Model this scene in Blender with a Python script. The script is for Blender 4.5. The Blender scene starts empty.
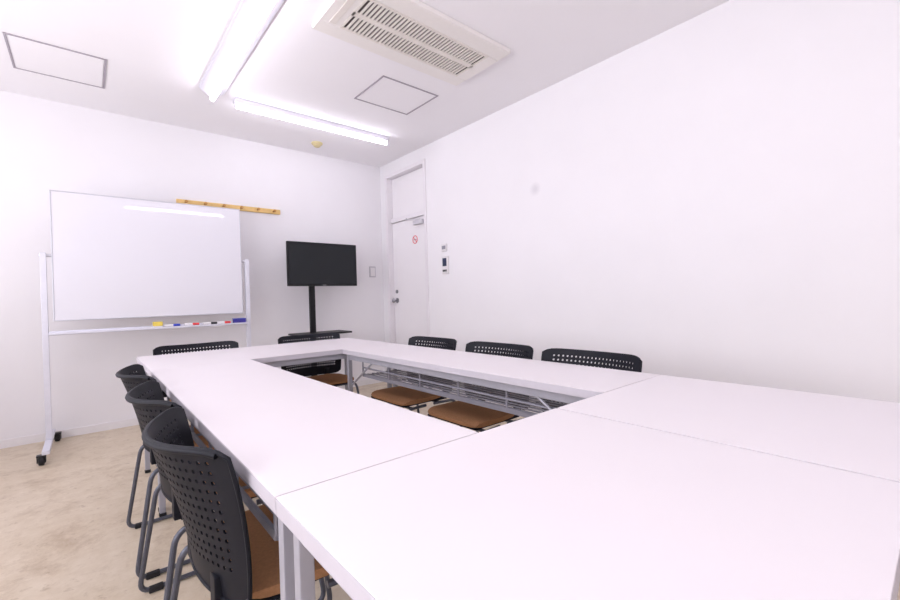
import bpy, bmesh, math, random
from mathutils import Vector, Matrix
PI = math.pi
random.seed(4)
S = bpy.context.scene
COL = S.collection
S.view_settings.view_transform = 'Standard'

# ------------------------------------------------------------------ materials
def lin(c):
    return tuple(((v/255.0)/12.92 if v/255.0 <= 0.04045 else ((v/255.0+0.055)/1.055)**2.4) for v in c)
def mat(name, rgb, rough=0.5, metal=0.0, var=0.04, scale=30.0, bump=0.0, spec=0.5, coat=0.0):
    m = bpy.data.materials.new(name); m.use_nodes = True
    nt = m.node_tree; b = nt.nodes['Principled BSDF']
    c = lin(rgb)
    tc = nt.nodes.new('ShaderNodeTexCoord')
    nz = nt.nodes.new('ShaderNodeTexNoise'); nz.inputs['Scale'].default_value = scale; nz.inputs['Detail'].default_value = 4
    nt.links.new(tc.outputs['Object'], nz.inputs['Vector'])
    rp = nt.nodes.new('ShaderNodeValToRGB')
    rp.color_ramp.elements[0].position = 0.3; rp.color_ramp.elements[1].position = 0.7
    rp.color_ramp.elements[0].color = tuple(max(0, v*(1-var)) for v in c)+(1,)
    rp.color_ramp.elements[1].color = tuple(min(1, v*(1+var)) for v in c)+(1,)
    nt.links.new(nz.outputs['Fac'], rp.inputs['Fac'])
    nt.links.new(rp.outputs['Color'], b.inputs['Base Color'])
    b.inputs['Roughness'].default_value = rough
    b.inputs['Metallic'].default_value = metal
    b.inputs['Specular IOR Level'].default_value = spec
    b.inputs['Coat Weight'].default_value = coat
    if bump > 0:
        bp = nt.nodes.new('ShaderNodeBump'); bp.inputs['Strength'].default_value = bump; bp.inputs['Distance'].default_value = 0.002
        nt.links.new(nz.outputs['Fac'], bp.inputs['Height']); nt.links.new(bp.outputs['Normal'], b.inputs['Normal'])
    return m
def emit(name, rgb, strength):
    m = bpy.data.materials.new(name); m.use_nodes = True
    nt = m.node_tree; nt.nodes.remove(nt.nodes['Principled BSDF'])
    e = nt.nodes.new('ShaderNodeEmission'); e.inputs['Color'].default_value = tuple(rgb)+(1,); e.inputs['Strength'].default_value = strength
    nt.links.new(e.outputs[0], nt.nodes['Material Output'].inputs['Surface'])
    return m

M = {}
WALLC = (240,238,241)
M['wall'] = mat('wall_paint', WALLC, 0.75, var=0.010, scale=3, spec=0.2)
M['ceil'] = mat('ceiling_paint', (248,246,249), 0.85, var=0.004, scale=4, spec=0.2)
M['base'] = mat('baseboard_vinyl', (238,235,236), 0.5, var=0.01)
M['tabletop'] = mat('white_laminate', (231,225,228), 0.40, var=0.005, scale=6, spec=0.3)
M['edge'] = mat('edge_band', (196,192,200), 0.4, var=0.02)
M['steel'] = mat('grey_painted_steel', (172,172,182), 0.35, 0.2, var=0.03)
M['rack'] = mat('rack_wire', (150,150,162), 0.35, 0.3, var=0.03)
M['chrome'] = mat('grey_tube', (88,91,102), 0.34, 0.3, var=0.03)
M['black'] = mat('black_plastic', (18,20,29), 0.55, var=0.10, scale=60, spec=0.25)
M['seat'] = mat('tan_seat_fabric', (178,132,96), 0.9, var=0.10, scale=140, bump=0.3, spec=0.12)
M['rubber'] = mat('black_rubber', (26,26,30), 0.7, var=0.05)
M['board'] = mat('whiteboard_enamel', (226,225,232), 0.030, var=0.004, scale=5, spec=0.75)
M['wbframe'] = mat('whiteboard_white_steel', (222,222,232), 0.35, 0.1, var=0.02)
M['alu'] = mat('aluminium_trim', (200,200,208), 0.35, 0.3, var=0.02)
M['screen'] = mat('tv_glass', (10,16,22), 0.15, var=0.05, spec=0.4)
M['tvbody'] = mat('tv_black', (16,16,20), 0.45, var=0.05, spec=.35)
M['wood'] = mat('pine_rail', (232,196,126), 0.5, var=0.10, scale=22)
M['woodpeg'] = mat('pine_peg', (196,144,76), 0.5, var=0.1, scale=40)
M['door'] = mat('door_white', (240,237,240), 0.5, var=0.008, scale=5)
M['frame'] = mat('door_frame_white', (236,232,236), 0.45, var=0.01)
M['metal'] = mat('satin_metal', (150,150,154), 0.3, 0.8, var=0.04)
M['ivory'] = mat('ivory_plastic', (240,236,232), 0.5, var=0.01)
M['ivory2'] = mat('ivory_slat', (232,226,219), 0.5, var=0.02)
M['acdark'] = mat('grille_dark', (80,72,72), 0.8, var=0.1)
M['detector'] = mat('yellowed_plastic', (210,196,150), 0.5, var=0.04)
M['hatchline'] = mat('hatch_frame', (170,163,172), 0.45, 0.2, var=0.03)
M['lampbody'] = mat('lamp_white', (216,214,224), 0.4, var=0.01)
M['tube'] = emit('fluorescent_tube', (0.985, 0.952, 1.045), 15.0)
M['plate'] = mat('switch_plate', (232,229,231), 0.4, var=0.01)
M['platerim'] = mat('plate_rim', (196,193,200), 0.4, var=0.01)
M['closer'] = mat('closer_grey', (206,204,210), 0.4, 0.05, var=0.02)
M['plategrey'] = mat('grey_plate', (150,150,160), 0.4, var=0.03)
M['lcd'] = mat('dark_blue_display', (52,60,86), 0.3, var=0.05)
M['red'] = mat('red_paint', (214,52,56), 0.5, var=0.04)
M['palered'] = mat('faded_red_print', (232,110,118), 0.5, var=0.04)
M['white'] = mat('white_plastic', (234,232,234), 0.45, var=0.01)
M['blue'] = mat('blue_plastic', (44,64,180), 0.4, var=0.05)
M['violet'] = mat('violet_box', (62,54,150), 0.5, var=0.06)
M['yellow'] = mat('yellow_sponge', (236,212,96), 0.7, var=0.06)
M['inkblack'] = mat('black_cap', (36,36,40), 0.4, var=0.05)

# floor: worn beige vinyl with pale scuffs and brownish stains
def floor_mat():
    m = bpy.data.materials.new('worn_beige_floor'); m.use_nodes = True
    nt = m.node_tree; b = nt.nodes['Principled BSDF']
    tc = nt.nodes.new('ShaderNodeTexCoord')
    def noise(sc, det=6, rough=0.6, dist=0.0):
        n = nt.nodes.new('ShaderNodeTexNoise'); n.inputs['Scale'].default_value = sc; n.inputs['Detail'].default_value = det
        n.inputs['Roughness'].default_value = rough; n.inputs['Distortion'].default_value = dist
        nt.links.new(tc.outputs['Object'], n.inputs['Vector']); return n
    def ramp(n, p0, c0, p1, c1):
        r = nt.nodes.new('ShaderNodeValToRGB'); r.color_ramp.elements[0].position = p0; r.color_ramp.elements[1].position = p1
        r.color_ramp.elements[0].color = lin(c0)+(1,); r.color_ramp.elements[1].color = lin(c1)+(1,)
        nt.links.new(n.outputs['Fac'], r.inputs['Fac']); return r
    def mix(kind, fac, A, B):
        mx = nt.nodes.new('ShaderNodeMix'); mx.data_type = 'RGBA'; mx.blend_type = kind; mx.inputs['Factor'].default_value = fac
        nt.links.new(A, mx.inputs['A']); nt.links.new(B, mx.inputs['B']); return mx.outputs['Result']
    r1 = ramp(noise(2.2, 8, .7, .2), .36, (202,185,160), .66, (220,206,185))
    r2 = ramp(noise(14.0, 8, .8), .36, (200,183,158), .68, (227,215,197))
    r3 = ramp(noise(3.4, 10, .80, .2), .36, (196,180,160), .50, (255,255,255))
    r4 = ramp(noise(26.0, 6, .7, .4), .30, (194,180,162), .42, (255,255,255))
    c = mix('MIX', .5, r1.outputs['Color'], r2.outputs['Color'])
    c = mix('MULTIPLY', .45, c, r3.outputs['Color'])
    c = mix('MULTIPLY', .55, c, r4.outputs['Color'])
    nt.links.new(c, b.inputs['Base Color'])
    b.inputs['Roughness'].default_value = .5
    n3 = noise(160, 2)
    bp = nt.nodes.new('ShaderNodeBump'); bp.inputs['Strength'].default_value = .15; bp.inputs['Distance'].default_value = .002
    nt.links.new(n3.outputs['Fac'], bp.inputs['Height']); nt.links.new(bp.outputs['Normal'], b.inputs['Normal'])
    return m
M['floor'] = floor_mat()

# right wall paint with the small grey scuff the photo shows
def scuffed_wall(center, rad):
    m = mat('wall_paint_scuffed', WALLC, 0.75, var=0.010, scale=3, spec=0.2)
    nt = m.node_tree; b = nt.nodes['Principled BSDF']
    src = b.inputs['Base Color'].links[0].from_socket
    tc = [n for n in nt.nodes if n.type == 'TEX_COORD'][0]
    d = nt.nodes.new('ShaderNodeVectorMath'); d.operation = 'DISTANCE'; d.inputs[1].default_value = center
    nt.links.new(tc.outputs['Object'], d.inputs[0])
    mr = nt.nodes.new('ShaderNodeMapRange'); mr.inputs['From Min'].default_value = rad*.2; mr.inputs['From Max'].default_value = rad
    mr.inputs['To Min'].default_value = .20; mr.inputs['To Max'].default_value = 0
    nt.links.new(d.outputs['Value'], mr.inputs['Value'])
    mx = nt.nodes.new('ShaderNodeMix'); mx.data_type = 'RGBA'
    nt.links.new(mr.outputs['Result'], mx.inputs['Factor']); nt.links.new(src, mx.inputs['A'])
    mx.inputs['B'].default_value = lin((130,122,136))+(1,)
    nt.links.new(mx.outputs['Result'], b.inputs['Base Color'])
    return m

# ------------------------------------------------------------------ mesh helpers
ORG = {}
def fillet(pts, r, n=5):
    pts = [Vector(p) for p in pts]
    out = [pts[0]]
    for i in range(1, len(pts)-1):
        a, p, c = pts[i-1], pts[i], pts[i+1]
        d1 = (a-p); d2 = (c-p)
        rr = min(r, d1.length*.48, d2.length*.48)
        p1 = p+d1.normalized()*rr; p2 = p+d2.normalized()*rr
        for k in range(n+1):
            t = k/n
            out.append(p1*(1-t)**2 + p*2*t*(1-t) + p2*t*t)
    out.append(pts[-1]); return out
class MB:
    def __init__(s): s.bm = bmesh.new(); s.wn = False
    def box(s, x0, x1, y0, y1, z0, z1, bev=0, seg=2):
        g = bmesh.ops.create_cube(s.bm, size=1.0)['verts']
        for v in g:
            v.co = Vector(((x0+x1)/2+v.co.x*(x1-x0), (y0+y1)/2+v.co.y*(y1-y0), (z0+z1)/2+v.co.z*(z1-z0)))
        if bev > 0:
            s.wn = True
            es = list({e for v in g for e in v.link_edges})
            bmesh.ops.bevel(s.bm, geom=es, offset=bev, segments=seg, affect='EDGES', profile=.5)
        return s
    def tube(s, pts, r, n=10, closed=False):
        pts = [Vector(p) for p in pts]; N = len(pts); rings = []
        prev = None
        for i, p in enumerate(pts):
            if closed: t = (pts[(i+1) % N]-pts[i-1]).normalized()
            elif i == 0: t = (pts[1]-p).normalized()
            elif i == N-1: t = (p-pts[-2]).normalized()
            else: t = (pts[i+1]-pts[i-1]).normalized()
            if prev is None:
                up = Vector((0,0,1)) if abs(t.z) < .9 else Vector((1,0,0))
                a = t.cross(up).normalized()
            else:
                a = (prev - t*prev.dot(t)).normalized()
            prev = a; b = t.cross(a)
            rings.append([s.bm.verts.new(p+a*math.cos(2*PI*k/n)*r+b*math.sin(2*PI*k/n)*r) for k in range(n)])
        for i in range(N if closed else N-1):
            A = rings[i]; B = rings[(i+1) % N]
            for k in range(n):
                s.bm.faces.new((A[k], A[(k+1) % n], B[(k+1) % n], B[k]))
        if not closed:
            s.bm.faces.new(rings[0][::-1]); s.bm.faces.new(rings[-1])
        return s
    def bar(s, p, q, r, n=10): return s.tube([p, q], r, n)
    def lathe(s, c, prof, n=24, axis='Z'):
        c = Vector(c); rings = []
        for (r, h) in prof:
            ring = []
            for k in range(n):
                a = 2*PI*k/n; u, w = r*math.cos(a), r*math.sin(a)
                if axis == 'Z': o = Vector((u, w, h))
                elif axis == 'X': o = Vector((h, u, w))
                else: o = Vector((w, h, u))
                ring.append(s.bm.verts.new(c+o))
            rings.append(ring)
        for A, B in zip(rings, rings[1:]):
            for k in range(n): s.bm.faces.new((A[k], A[(k+1) % n], B[(k+1) % n], B[k]))
        s.bm.faces.new(rings[0][::-1]); s.bm.faces.new(rings[-1]); return s
    def prism(s, poly, y0, y1):     # poly in (x, z), extruded along y
        A = [s.bm.verts.new((x, y0, z)) for x, z in poly]; B = [s.bm.verts.new((x, y1, z)) for x, z in poly]
        n = len(poly)
        for k in range(n): s.bm.faces.new((A[k], A[(k+1) % n], B[(k+1) % n], B[k]))
        s.bm.faces.new(A[::-1]); s.bm.faces.new(B); return s
    def rotx(s, c, deg):
        bmesh.ops.rotate(s.bm, verts=s.bm.verts, cent=Vector(c), matrix=Matrix.Rotation(math.radians(deg), 3, 'X')); return s
    def build(s, name, m, parent=None, loc=None, ang=35, local=False):
        bmesh.ops.recalc_face_normals(s.bm, faces=s.bm.faces)
        org = Vector(loc) if loc is not None else (ORG.get(parent, Vector()) if parent and not local else Vector())
        if org.length: bmesh.ops.translate(s.bm, verts=s.bm.verts, vec=-org)
        me = bpy.data.meshes.new(name); s.bm.to_mesh(me); s.bm.free()
        me.shade_smooth(); me.set_sharp_from_angle(angle=math.radians(ang))
        me.materials.append(m)
        o = bpy.data.objects.new(name, me); COL.objects.link(o)
        if s.wn:
            w = o.modifiers.new('weighted_normals', 'WEIGHTED_NORMAL'); w.keep_sharp = True; w.weight = 80
        if parent: o.parent = parent; ORG[o] = ORG.get(parent, Vector())
        elif loc is not None: o.location = loc
        return o
def tag(o, label, cat, group=None):
    o['label'] = label; o['category'] = cat
    if group: o['group'] = group
    return o
def thing(name, label, cat, loc=(0,0,0), group=None):
    o = bpy.data.objects.new(name, None); COL.objects.link(o)
    o.empty_display_size = .1; o.location = loc; ORG[o] = Vector(loc)
    return tag(o, label, cat, group)
def struct(name, mb, m):
    o = mb.build(name, m); o['kind'] = 'structure'; return o
def copy_tree(o, parent=None):
    c = o.copy(); COL.objects.link(c)
    if parent: c.parent = parent
    for ch in list(o.children): copy_tree(ch, c)
    return c

# ------------------------------------------------------------------ room
XR, YB, XL, YF, H = 2.755, 4.48, -2.3, -2.3, 2.61
DY0, DY1, DZ = 3.60, 4.335, 2.445
struct('floor', MB().box(XL-.1, XR+.3, YF-.1, YB+.1, -.1, 0), M['floor'])
struct('ceiling', MB().box(XL-.1, XR+.3, YF-.1, YB+.1, H, H+.1), M['ceil'])
struct('wall_back', MB().box(XL-.1, XR+.3, YB, YB+.1, 0, H), M['wall'])
struct('wall_left', MB().box(XL-.1, XL, YF, YB, 0, H), M['wall'])
struct('wall_front', MB().box(XL-.1, XR+.3, YF-.1, YF, 0, H), M['wall'])
w = MB(); w.box(XR, XR+.2, YF, DY0, 0, H); w.box(XR, XR+.2, DY1, YB, 0, H); w.box(XR, XR+.2, DY0, DY1, DZ, H)
struct('wall_right', w, scuffed_wall((XR, 2.145, 1.855), .06))
struct('baseboard_back', MB().box(XL, XR, YB-.008, YB, 0, .06), M['base'])
w = MB(); w.box(XR-.008, XR, YF, DY0-.03, 0, .06); w.box(XR-.008, XR, DY1+.03, YB-.008, 0, .06)
struct('baseboard_right', w, M['base'])
struct('baseboard_left', MB().box(XL, XL+.008, YF, YB-.008, 0, .06), M['base'])

# door in the right wall with a blank panel above it
f = MB()
f.box(XR-.012, XR+.12, DY0-.03, DY0+.012, 0, DZ+.03, .003); f.box(XR-.012, XR+.12, DY1-.012, DY1+.03, 0, DZ+.03, .003)
f.box(XR-.012, XR+.12, DY0+.012, DY1-.012, DZ-.012, DZ+.03, .003)
f.box(XR+.03, XR+.12, DY0+.012, DY1-.012, 1.905, 1.955, .003)
struct('trim_1', f, M['frame'])
struct('trim_2', MB().box(XR+.06, XR+.09, DY0+.016, DY1-.016, 1.96, DZ-.016, .003), M['door'])
d = struct('door_1', MB().box(XR+.05, XR+.09, DY0+.017, DY1-.017, .006, 1.90, .003), M['door'])
dx = XR+.05
h = MB(); h.lathe((dx, 4.25, .985), [(.030, 0), (.030, -.006), (.012, -.010), (.012, -.035), (.024, -.042), (.028, -.056), (.020, -.068)], 20, 'X')
h.build('door_handle', M['metal'], d)
h = MB(); h.lathe((dx, 4.25, 1.09), [(.022, 0), (.022, -.010), (.014, -.014)], 18, 'X'); h.build('deadbolt', M['metal'], d)
c = MB(); c.box(dx-.045, dx, 3.67, 3.84, 1.815, 1.86, .006); co = c.build('door_closer', M['closer'], d)
a = MB(); a.tube([(dx-.03, 3.72, 1.866), (dx-.11, 3.86, 1.87), (dx-.02, 4.0, 1.915)], .008, 8); a.build('closer_arm', M['closer'], co)
for z in (.25, 1.65):
    h = MB(); h.bar((dx-.004, DY0+.016, z), (dx-.004, DY0+.016, z+.09), .007, 8); h.build('hinge', M['metal'], d)
# no-smoking sticker on the door
t = thing('door_sticker', 'small round red prohibition sticker on the white door', 'sticker', (dx, 3.86, 1.61))
k = MB(); k.lathe((dx, 3.86, 1.66), [(.050, 0), (.050, -.001)], 28, 'X'); k.build('backing', M['white'], t)
k = MB(); k.tube([(dx-.002, 3.86+.042*math.cos(2*PI*i/28), 1.66+.042*math.sin(2*PI*i/28)) for i in range(28)], .0050, 6, True)
k.bar((dx-.002, 3.86+.03, 1.66+.03), (dx-.002, 3.86-.03, 1.66-.03), .0045, 6); k.build('red_ring', M['palered'], t)
k = MB(); k.box(dx-.002, dx-.001, 3.835, 3.885, 1.655, 1.665); k.build('cigarette_mark', M['plategrey'], t)

# ------------------------------------------------------------------ wall fittings
t = thing('light_switch', 'white light switch plate on the back wall beside the door corner', 'switch', (2.61, YB, 1.335))
MB().box(2.568, 2.652, YB-.008, YB+.002, 1.27, 1.40, .003).build('plate', M['platerim'], t)
MB().box(2.580, 2.640, YB-.013, YB-.008, 1.285, 1.385, .002).build('rocker', M['plate'], t)
t = thing('thermostat', 'small square controller, upper of two on the wall right of the door', 'controller', (XR, 3.29, 1.505))
MB().box(XR-.016, XR+.003, 3.25, 3.33, 1.47, 1.545, .003).build('body', M['plate'], t)
MB().box(XR-.018, XR-.016, 3.262, 3.318, 1.49, 1.525, .0005).build('display', M['plategrey'], t)
t = thing('air_conditioner_controller', 'tall controller with dark display, lower of two on the right wall', 'controller', (XR, 3.28, 1.33))
MB().box(XR-.018, XR+.003, 3.235, 3.325, 1.245, 1.42, .003).build('body', M['plate'], t)
MB().box(XR-.020, XR-.018, 3.25, 3.31, 1.32, 1.40, .0005).build('display', M['lcd'], t)
for i in range(3):
    MB().box(XR-.021, XR-.018, 3.25+.022*i, 3.266+.022*i, 1.265, 1.285, .001).build('button', M['inkblack'], t)

# coat rail
t = thing('coat_rail', 'long pale pine coat rail with pegs on back wall above whiteboard', 'coat rail', (1.085, YB, 1.93))
MB().box(.63, 1.54, YB-.02, YB, 1.906, 1.954, .004).build('plank', M['wood'], t)
for i in range(6):
    x = .70+.154*i
    p = MB(); p.lathe((x, YB-.02, 1.93), [(.009, 0), (.008, -.03), (.013, -.036), (.014, -.046), (.008, -.052)], 14, 'Y'); p.build('peg', M['woodpeg'], t)

# ------------------------------------------------------------------ whiteboard
WY = 4.115
t = thing('mobile_whiteboard', 'revolving whiteboard on white caster stand against the back wall', 'whiteboard', (.44, WY, 0))
bx0, bx1, bz0, bz1 = -.182, 1.062, .915, 1.845
PIV = (0, WY, 1.38); TILT = -.9
bd = MB().box(bx0+.008, bx1-.008, WY-.012, WY+.012, bz0+.008, bz1-.008).rotx(PIV, TILT).build('board', M['board'], t)
fr = MB(); e = .008
fr.box(bx0, bx1, WY-.015, WY+.015, bz1-e, bz1, .003); fr.box(bx0, bx1, WY-.015, WY+.015, bz0, bz0+e, .003)
fr.box(bx0, bx0+e, WY-.015, WY+.015, bz0+e, bz1-e, .003); fr.box(bx1-e, bx1, WY-.015, WY+.015, bz0+e, bz1-e, .003)
fr.rotx(PIV, TILT).build('board_frame', M['alu'], bd)
for x in (-.226, 1.105):
    MB().box(x-.017, x+.017, WY-.018, WY+.018, .092, 1.40, .004).build('post', M['wbframe'], t)
    s = 1 if x < 0 else -1
    p = MB(); p.bar((x+s*.017, WY, 1.38), (x+s*.044, WY, 1.38), .011); p.build('pivot_pin', M['alu'], t)
    p = MB(); p.lathe((x-s*.017, WY, 1.38), [(.012, 0), (.012, -s*.004), (.008, -s*.006)], 16, 'X'); p.build('pivot_knob', M['wbframe'], t)
    ft = MB().box(x-.02, x+.02, 3.78, 4.43, .066, .092, .005).build('foot', M['wbframe'], t)
    for y, ox in ((3.805, -.022), (4.40, .030)):
        xx = x+ox
        cs = MB(); cs.box(xx-.024, xx+.024, y-.022, y+.022, .056, .066, .002); cs.box(xx-.022, xx-.017, y-.020, y+.020, .018, .058, .001); cs.box(xx+.017, xx+.022, y-.020, y+.020, .018, .058, .001)
        cs = cs.build('caster', M['inkblack'], t)
        cw = MB(); cw.lathe((xx-.015, y, .029), [(.023, 0), (.029, .004), (.029, .026), (.023, .030)], 20, 'X'); cw.build('wheel', M['rubber'], cs)
TZ = .832
tr = MB(); tr.box(-.208, 1.087, WY-.075, WY-.018, TZ-.006, TZ, .001); tr.box(-.208, 1.087, WY-.078, WY-.074, TZ-.010, TZ+.004, .001)
tr.box(-.208, 1.087, WY-.018, WY+.018, TZ-.016, TZ+.014, .003)
tr.build('tray', M['wbframe'], t)

pens = [(.52, 'blue', 'blue capped whiteboard marker lying leftmost on the tray'), (.655, 'red', 'red capped marker beside the blue one on the whiteboard tray'),
        (.79, 'inkblack', 'black capped marker lying on the whiteboard tray'), (.895, 'red', 'red capped marker next to the violet box on the tray')]
for x, cm, lb in pens:
    y = WY-.048; z = TZ+.0115
    t = thing('whiteboard_marker', lb, 'marker', (x, y, TZ), 'markers on the whiteboard tray')
    b = MB(); b.lathe((x, y, z), [(.009, -.052), (.011, -.050), (.011, .005)], 14, 'X'); b.build('barrel', M['white'], t)
    b = MB(); b.lathe((x, y, z), [(.011, .0051), (.0115, .009), (.0105, .050), (.008, .053)], 14, 'X'); b.build('cap', M[cm], t)
t = thing('board_eraser', 'small yellow eraser on the whiteboard tray', 'eraser', (.42, WY-.046, TZ))
MB().box(.39, .455, WY-.066, WY-.026, TZ+.0005, TZ+.012, .002).build('felt_pad', M['white'], t)
MB().box(.39, .455, WY-.066, WY-.026, TZ+.012, TZ+.046, .006).build('grip', M['yellow'], t)
t = thing('marker_box', 'violet blue box at the right end of the whiteboard tray', 'box', (1.015, WY-.047, TZ))
MB().box(.97, 1.068, WY-.070, WY-.024, TZ+.0005, TZ+.034, .003).build('body', M['violet'], t)
MB().box(.968, 1.070, WY-.0715, WY-.0225, TZ+.034, TZ+.042, .002).build('lid', M['blue'], t)

# ------------------------------------------------------------------ television and its stand
PX, PY = 1.765, 4.26
t = thing('television_stand', 'black pole stand with shelf holding the television in the corner', 'tv stand', (PX, PY, 0))
MB().box(PX-.29, PX+.29, PY-.2, PY+.18, 0, .012, .004).build('base_plate', M['tvbody'], t)
MB().box(PX-.028, PX+.028, PY-.018, PY+.018, .012, 1.56, .004).build('pole', M['tvbody'], t)
MB().box(PX-.22, PX+.34, PY-.20, PY+.10, .665, .683, .004).build('shelf', M['tvbody'], t)
sb = MB(); sb.box(PX-.03, PX+.03, PY-.022, PY+.022, .62, .664, .003); sb.build('shelf_bracket', M['tvbody'], t)
mb = MB(); mb.box(PX-.10, PX+.22, PY-.035, PY-.018, 1.25, 1.28, .002); mb.box(PX-.10, PX+.22, PY-.035, PY-.018, 1.47, 1.50, .002)
mb.box(PX-.06, PX-.035, PY-.048, PY-.035, 1.22, 1.53, .002); mb.box(PX+.165, PX+.19, PY-.048, PY-.035, 1.22, 1.53, .002)
mb.build('mount_bracket', M['metal'], t)
TX, TYY, TZC = 1.858, 4.185, 1.378
t = thing('television', 'small flat black television mounted on the pole stand', 'television', (TX, TYY, TZC-.22))
b = MB(); b.box(TX-.372, TX+.372, TYY-.03, TYY, TZC-.22, TZC+.22, .006); b.box(TX-.25, TX+.25, TYY, TYY+.026, TZC-.17, TZC+.12, .01); b.build('casing', M['tvbody'], t)
MB().box(TX-.358, TX+.358, TYY-.0315, TYY-.03, TZC-.198, TZC+.206).build('screen', M['screen'], t)
MB().box(TX-.02, TX+.02, TYY-.033, TYY-.03, TZC-.216, TZC-.208, .001).build('sensor_window', M['metal'], t)

# ------------------------------------------------------------------ ceiling fittings
def fixture(name, label, cx, cy, L, along, kind):
    t = thing(name, label, 'ceiling light', (cx, cy, H), 'fluorescent ceiling lights')
    ORG[t] = Vector()
    hl = L/2
    if kind == 'twin':
        poly = [(-.092, 0), (.092, 0), (.092, -.012), (.032, -.062), (-.032, -.062), (-.092, -.012)]; tx = (-.066, .066); tz = -.070
    elif kind == 'wide':
        poly = [(-.084, 0), (.084, 0), (.084, -.016), (.024, -.056), (-.024, -.056), (-.084, -.016)]; tx = (0,); tz = -.080
    else:
        poly = [(-.045, 0), (.045, 0), (.045, -.010), (.022, -.034), (-.022, -.034), (-.045, -.010)]; tx = (0,); tz = -.055
    MB().prism(poly, -hl, hl).build('housing', M['lampbody'], t)
    zt = min(p[1] for p in poly) if len(tx) == 1 else -.045
    for x in tx:
        b = MB(); b.lathe((x, 0, tz), [(.0135, -hl+.008), (.0165, -hl+.012), (.0165, hl-.012), (.0135, hl-.008)], 12, 'Y'); b.build('tube', M['tube'], t)
        for s in (-1, 1):
            y0, y1 = sorted((s*(hl-.007), s*(hl-.001)))
            b = MB(); b.box(x-.013, x+.013, y0, y1, tz-.014, zt, .002); b.build('socket', M['lampbody'], t)
    if along == 'X': t.rotation_euler.z = PI/2
    return t
fixture('fluorescent_light', 'wide ceiling light pointing toward the whiteboard wall', .75, 2.80, 1.50, 'Y', 'wide')
fixture('fluorescent_light', 'narrow ceiling light parallel to the back wall', 1.62, 3.62, 1.40, 'X', 'slim')
fixture('fluorescent_light', 'ceiling light above the near tables', 1.10, .50, 1.30, 'X', 'slim')
fixture('fluorescent_light', 'ceiling light at the left rear behind the photographer', -1.15, -1.3, 1.30, 'Y', 'twin')
fixture('fluorescent_light', 'ceiling light by the left wall beside the photographer', -1.15, .7, 1.30, 'Y', 'twin')

t = thing('ceiling_air_conditioner', 'ivory ceiling air conditioner with slotted grille', 'air conditioner', (1.59, 2.095, H))
ax0, ax1, ay0, ay1 = 1.03, 2.14, 1.83, 2.37
gx0, gx1, gy0, gy1 = 1.15, 2.05, 1.945, 2.265
b = MB()
b.box(ax0, ax1, ay0, gy0, H-.03, H, .006); b.box(ax0, ax1, gy1, ay1, H-.03, H, .006)
b.box(ax0, gx0, gy0, gy1, H-.03, H, .003); b.box(gx1, ax1, gy0, gy1, H-.03, H, .003)
b.build('panel', M['ivory'], t)
MB().box(gx0, gx1, gy0, gy1, H-.022, H-.001).build('intake_cavity', M['acdark'], t)
g = MB(); ym = (gy0+gy1)/2
z0, z1 = H-.031, H-.0225
q, cq = .016, .018
g.box(gx0, gx1, gy0, gy0+q, z0, z1, .001); g.box(gx0, gx1, gy1-q, gy1, z0, z1, .001)
g.box(gx0, gx1, ym-cq, ym+cq, z0, z1, .001)
g.box(gx0, gx0+.014, gy0+q, gy1-q, z0, z1, .001); g.box(gx1-.014, gx1, gy0+q, gy1-q, z0, z1, .001)
n = 36
for i in range(1, n):
    x = gx0+.014+(gx1-gx0-.028)*i/n
    g.box(x-.0054, x+.0054, gy0+q, ym-cq, z0, z1); g.box(x-.0054, x+.0054, ym+cq, gy1-q, z0, z1)
g.build('intake_grille', M['ivory2'], t)
MB().box(ax0+.05, ax0+.085, 1.95, 2.25, H-.0325, H-.03).build('air_outlet_flap', M['ivory2'], t)

def hatch(label, x0, x1, y0, y1):
    t = thing('ceiling_hatch', label, 'hatch', ((x0+x1)/2, (y0+y1)/2, H), 'ceiling access hatches')
    f = MB(); e = .012; z0 = H-.006
    f.box(x0, x1, y0, y0+e, z0, H, .002); f.box(x0, x1, y1-e, y1, z0, H, .002)
    f.box(x0, x0+e, y0+e, y1-e, z0, H, .002); f.box(x1-e, x1, y0+e, y1-e, z0, H, .002)
    f.build('frame', M['hatchline'], t)
    MB().box(x0+e+.004, x1-e-.004, y0+e+.004, y1-e-.004, H-.004, H).build('panel', M['ceil'], t)
hatch('square access hatch in the ceiling between the air conditioner and narrow light', 1.655, 2.165, 2.61, 3.05)
hatch('square access hatch in the ceiling above the whiteboard at far left', -.33, .14, 3.52, 4.0)
t = thing('heat_detector', 'small yellowed round detector on the ceiling above the television', 'detector', (1.82, 4.15, H))
b = MB(); b.lathe((1.82, 4.15, H), [(.055, 0), (.055, -.010), (.048, -.018)], 28); b.build('base', M['detector'], t)
b = MB(); b.lathe((1.82, 4.15, H), [(.036, -.018), (.034, -.034), (.022, -.042), (.004, -.044)], 24); b.build('sensor_dome', M['detector'], t)

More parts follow.
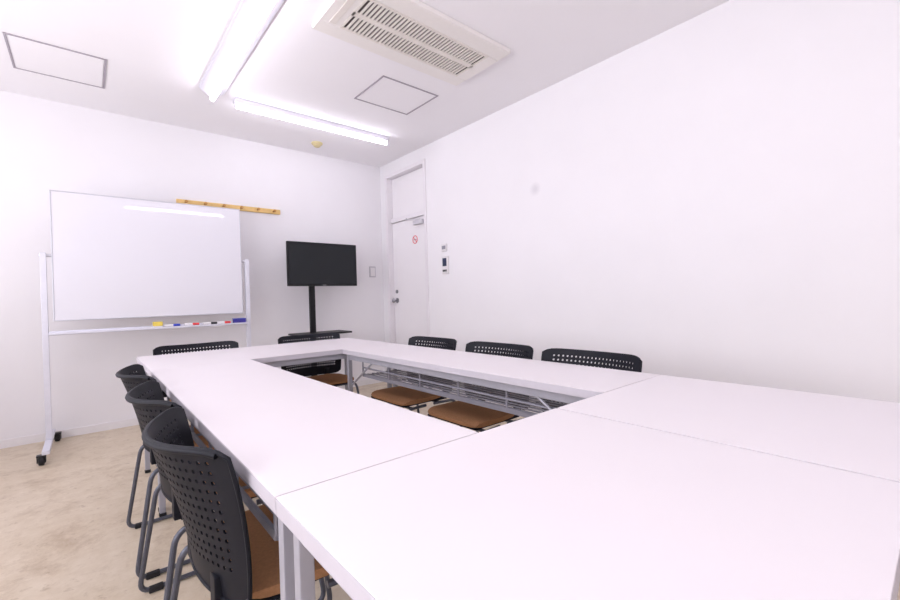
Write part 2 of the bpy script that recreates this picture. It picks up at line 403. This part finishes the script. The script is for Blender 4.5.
# ------------------------------------------------------------------ tables
TH = .70
def table(label, x0, x1, y0, y1, rack=None, along='Y', inset=.03, li=.034):
    t = thing('folding_table', label, 'table', ((x0+x1)/2, (y0+y1)/2, 0), 'white folding tables')
    gx, gy = .0030, .0010
    x0 += gx; x1 -= gx; y0 += gy; y1 -= gy
    tt = MB().box(x0+.0006, x1-.0006, y0+.0006, y1-.0006, TH-.003, TH, .0010).build('tabletop', M['tabletop'], t)
    MB().box(x0, x1, y0, y1, TH-.030, TH-.0031, .002).build('edge_band', M['edge'], tt)
    r = .0125
    ix, iy = (inset, li) if along == 'Y' else (li, inset)
    px = (x0+ix, x1-ix); py = (y0+iy, y1-iy)
    for x in px:
        for y in py:
            lg = MB().box(x-r, x+r, y-r, y+r, .018, TH-.031, .003).build('leg', M['steel'], t)
            MB().box(x-r-.002, x+r+.002, y-r-.002, y+r+.002, 0, .0178, .003).build('foot_cap', M['rubber'], lg)
    a = MB(); z0, z1 = TH-.065, TH-.0305
    a.box(px[0]+.014, px[1]-.014, py[0]-.010, py[0]+.010, z0, z1, .002); a.box(px[0]+.014, px[1]-.014, py[1]-.010, py[1]+.010, z0, z1, .002)
    a.box(px[0]-.008, px[0]+.008, py[0]+.014, py[1]-.014, z0, z1, .002); a.box(px[1]-.008, px[1]+.008, py[0]+.014, py[1]-.014, z0, z1, .002)
    a.build('apron', M['steel'], t)
    for k in range(2):
        if along == 'Y': MB().box(px[0]+r, px[1]-r, py[k]-.009, py[k]+.009, .20, .225, .003).build('stretcher', M['steel'], t)
        else: MB().box(px[k]-.009, px[k]+.009, py[0]+r, py[1]-r, .20, .225, .003).build('stretcher', M['steel'], t)
    if rack:
        z = TH-.150
        k = MB(); a0, a1 = py[0]+.13, py[1]-.13
        n = 10
        for x in (px[0]+.022, px[1]-.022):
            k.box(x-.004, x+.004, a0, a1, z-.010, z+.010, .001)
            k.bar((x, a0, z+.045), (x, a1, z+.045), .0050, 8)
        for i in range(1, n-1):
            x = px[0]+.022+(px[1]-px[0]-.044)*i/(n-1)
            k.bar((x, a0, z), (x, a1, z), .0042, 8)
        for i in range(6):
            y = a0+(a1-a0)*i/5
            k.bar((px[0]+.022, y, z-.006), (px[1]-.022, y, z-.006), .0045, 8)
            for x in (px[0]+.022, px[1]-.022): k.bar((x, y, z), (x, y, z+.084), .0050, 8)
        k.build('wire_shelf', M['rack'], t)
        x = px[1]-.010 if rack == 'left' else px[0]+.010
        for s, yy in ((1, py[0]), (-1, py[1])):
            MB().bar((x, yy+s*.004, .47), (x, yy+s*.26, TH-.066), .006, 8).build('folding_stay', M['steel'], t)
    return t
LX0, LX1, RX0, RX1 = .217, .675, 1.215, 1.615
NY0, NY1, FY0, FY1 = .04, .70, 2.49, 3.19
table('long white table on the whiteboard side with three chairs tucked under', LX0, LX1, NY1, FY0, 'left')
table('long narrow white table along the right wall with wire shelf visible beneath', RX0, RX1, NY1, FY0, 'right')
table('white table across the far end nearest the television', LX0, RX1, FY0, FY1, None, 'X')
table('closest wide white table at lower centre, left of the long seam', LX0, .965, NY0, NY1, None, 'Y')
table('wide white table at lower right of the long seam near right wall', .965, RX1, NY0, NY1, None, 'Y')

# ------------------------------------------------------------------ chairs (local: sitter faces +x)
def back_point(u, v):
    uu = abs(u)
    hw = .242*(1-.06*(1-v)**2)
    z = .430+.308*v+.012*u*u*v
    z -= .020*uu**12*max(0, v-.5)/.5
    z += .024*uu**12*max(0, .5-v)/.5
    x = -.220-.040*v-.038*v*v
    x += (.052+.046*v)*u*u
    return Vector((x, hw*u, z))
def backrest_mesh():
    nu, nv = 26, 16
    bm = bmesh.new(); cache = {}
    def V(i, j):   # half-grid integer coords
        k = (i, j)
        if k not in cache: cache[k] = bm.verts.new(back_point(i/(nu)-1, j/(2*nv)))
        return cache[k]
    for i in range(nu):
        for j in range(nv):
            I, J = 2*i, 2*j
            ring = [(I, J), (I+1, J), (I+2, J), (I+2, J+1), (I+2, J+2), (I+1, J+2), (I, J+2), (I, J+1)]
            bv = [V(a, b) for a, b in ring]
            hole = 2 <= i < nu-2 and 3 <= j < nv-1
            if not hole: bm.faces.new(bv); continue
            iv = []
            for a, b in ring:
                du, dv = a-(I+1), b-(J+1)
                k = .35 if du and dv else .45
                iv.append(bm.verts.new(back_point((I+1+du*k)/nu-1, (J+1+dv*k)/(2*nv))))
            for k in range(8): bm.faces.new((bv[k], bv[(k+1) % 8], iv[(k+1) % 8], iv[k]))
    bmesh.ops.recalc_face_normals(bm, faces=bm.faces)
    bmesh.ops.solidify(bm, geom=list(bm.faces), thickness=.004)
    m = MB(); m.bm.free(); m.bm = bm
    pts = [back_point(-1+2*i/28, 0) for i in range(28)]+[back_point(1, j/12) for j in range(12)]+[back_point(1-2*i/28, 1) for i in range(28)]+[back_point(-1, 1-j/12) for j in range(12)]
    m.tube(pts, .0042, 8, True)
    top = [back_point(-.93+1.86*i/28, .985)+Vector((-.004, 0, 0)) for i in range(29)]
    m.tube(top, .0065, 8)
    return m
def make_chair():
    t = thing('stacking_chair', 'x', 'chair', (0,0,0), 'black perforated chairs around the tables')
    s = MB(); nx, ny = 14, 14; grid = {}
    def sp(a, b):
        x = -.002+.164*a; y = .198*b*(1-.10*max(0, -a))
        r = (abs(a)**4+abs(b)**4)
        k = 1/max(1, (abs(a)**7+abs(b)**7)**(1/7)) if max(abs(a), abs(b)) > 0 else 1
        x = -.002+(x+.002)*k; y *= k
        z = .440-.022*max(0, r-.15)**1.3*.5-.02*max(0, a-.55)**2*2+.006*b*b-.006*(1-a*a)
        return Vector((x, y, z))
    for i in range(nx+1):
        for j in range(ny+1): grid[i, j] = s.bm.verts.new(sp(-1+2*i/nx, -1+2*j/ny))
    for i in range(nx):
        for j in range(ny): s.bm.faces.new((grid[i, j], grid[i+1, j], grid[i+1, j+1], grid[i, j+1]))
    bmesh.ops.recalc_face_normals(s.bm, faces=s.bm.faces)
    ext = bmesh.ops.extrude_face_region(s.bm, geom=list(s.bm.faces))
    for v in [g for g in ext['geom'] if isinstance(g, bmesh.types.BMVert)]:
        v.co.z = .407; v.co.x = -.002+(v.co.x+.002)*.97; v.co.y *= .97
    s.build('seat', M['seat'], t, local=True)
    MB().box(-.145, .150, -.18, .18, .396, .4065, .005).build('seat_pan', M['black'], t, local=True)
    backrest_mesh().build('backrest', M['black'], t, local=True, ang=50)
    for y in (-1, 1):
        br = MB(); br.box(-.212, -.190, y*.13-.02, y*.13+.02, .388, .475, .004); br.box(-.195, -.12, y*.13-.02, y*.13+.02, .384, .3955, .003)
        br.build('back_bracket', M['black'], t, local=True)
    for y in (-1, 1):
        pts = fillet([(-.06, y*.19, .386), (-.215, y*.205, .386), (-.275, y*.236, .0105), (.195, y*.236, .0105), (.140, y*.205, .386), (.0, y*.19, .386)], .045, 6)
        lg = MB().tube(pts, .0082, 10).build('leg', M['chrome'], t, local=True)
        for x in (-.225, .145):
            MB().box(x-.022, x+.022, y*.236-.011, y*.236+.011, 0, .020, .004).build('glide', M['rubber'], lg, local=True)
    for x in (-.10, .10):
        st = MB(); st.bar((x, -.195, .386), (x, .195, .386), .008); st.build('stretcher', M['chrome'], t, local=True)
    return t
spots = [
 (.386, 1.085, 0, 'closest black perforated chair on the whiteboard side, tucked under the table'),
 (.386, 1.60, 0, 'middle of three black chairs along the whiteboard side of the tables'),
 (.386, 2.17, 0, 'farthest of three black chairs along the whiteboard side of the tables'),
 (.55, 3.02, -PI/2, 'black chair at the far table in front of the whiteboard'),
 (1.31, 3.02, -PI/2, 'black chair at the far table in front of the television'),
 (1.480, 2.170, PI, 'black chair on the right side closest to the door'),
 (1.480, 1.59, PI, 'middle of three black chairs along the right wall side'),
 (1.480, 1.045, PI, 'black chair on the right wall side farthest from the door'),
]
proto = make_chair()
for i, (x, y, rz, lb) in enumerate(spots):
    o = proto if i == 0 else copy_tree(proto)
    o.location = (x, y, 0); o.rotation_euler = (0, 0, rz); o['label'] = lb

# ------------------------------------------------------------------ added fill lamp aimed up at the ceiling, with an invented window frame
wy0, wy1, wz0, wz1 = -1.6, 3.6, .8, 2.2
f = MB(); e = .05
f.box(XL, XL+.04, wy0-e, wy1+e, wz1, wz1+e, .004); f.box(XL, XL+.04, wy0-e, wy1+e, wz0-e, wz0, .004)
for y in (wy0-e/2, wy0+1.733, wy0+3.467, wy1+e/2): f.box(XL, XL+.04, y-e/2, y+e/2, wz0, wz1, .004)
struct('added_window_1', f, M['alu'])  # made-up window frame on the unseen left wall, added to go with the fill lamp
al = bpy.data.lights.new('fill_light', 'AREA'); al.shape = 'RECTANGLE'; al.size = wy1-wy0; al.size_y = wz1-wz0; al.energy = 103; al.color = (.96, .94, 1.0)
ao = bpy.data.objects.new('fill_light', al); COL.objects.link(ao)
ao.location = (XL+.50, (wy0+wy1)/2, (wz0+wz1)/2-.15)
ao.rotation_euler = Vector((1, 0, .80)).to_track_quat('-Z', 'Y').to_euler()

# ------------------------------------------------------------------ camera and world
fpx = 426.0
Yc = Vector((87-450, 307-300, fpx)).normalized()
Xc = Vector((950-450, 283-300, fpx)); Xc = (Xc-Yc*Xc.dot(Yc)).normalized()
Dc = Yc.cross(Xc).normalized()
right = Vector((Xc.x, Yc.x, -Dc.x)); down = Vector((Xc.y, Yc.y, -Dc.y)); fwd = Vector((Xc.z, Yc.z, -Dc.z))
R = Matrix((right, -down, -fwd)).transposed()
cam = bpy.data.cameras.new('camera'); co = bpy.data.objects.new('camera', cam); COL.objects.link(co)
co.matrix_world = Matrix.Translation((0, 0, 1.01)) @ R.to_4x4()
cam.sensor_width = 36; cam.lens = fpx/900*36; cam.clip_start = .01
S.camera = co
wd = bpy.data.worlds.new('world'); S.world = wd; wd.use_nodes = True
bg = wd.node_tree.nodes['Background']; bg.inputs[0].default_value = (.9, .88, 1, 1); bg.inputs[1].default_value = .3
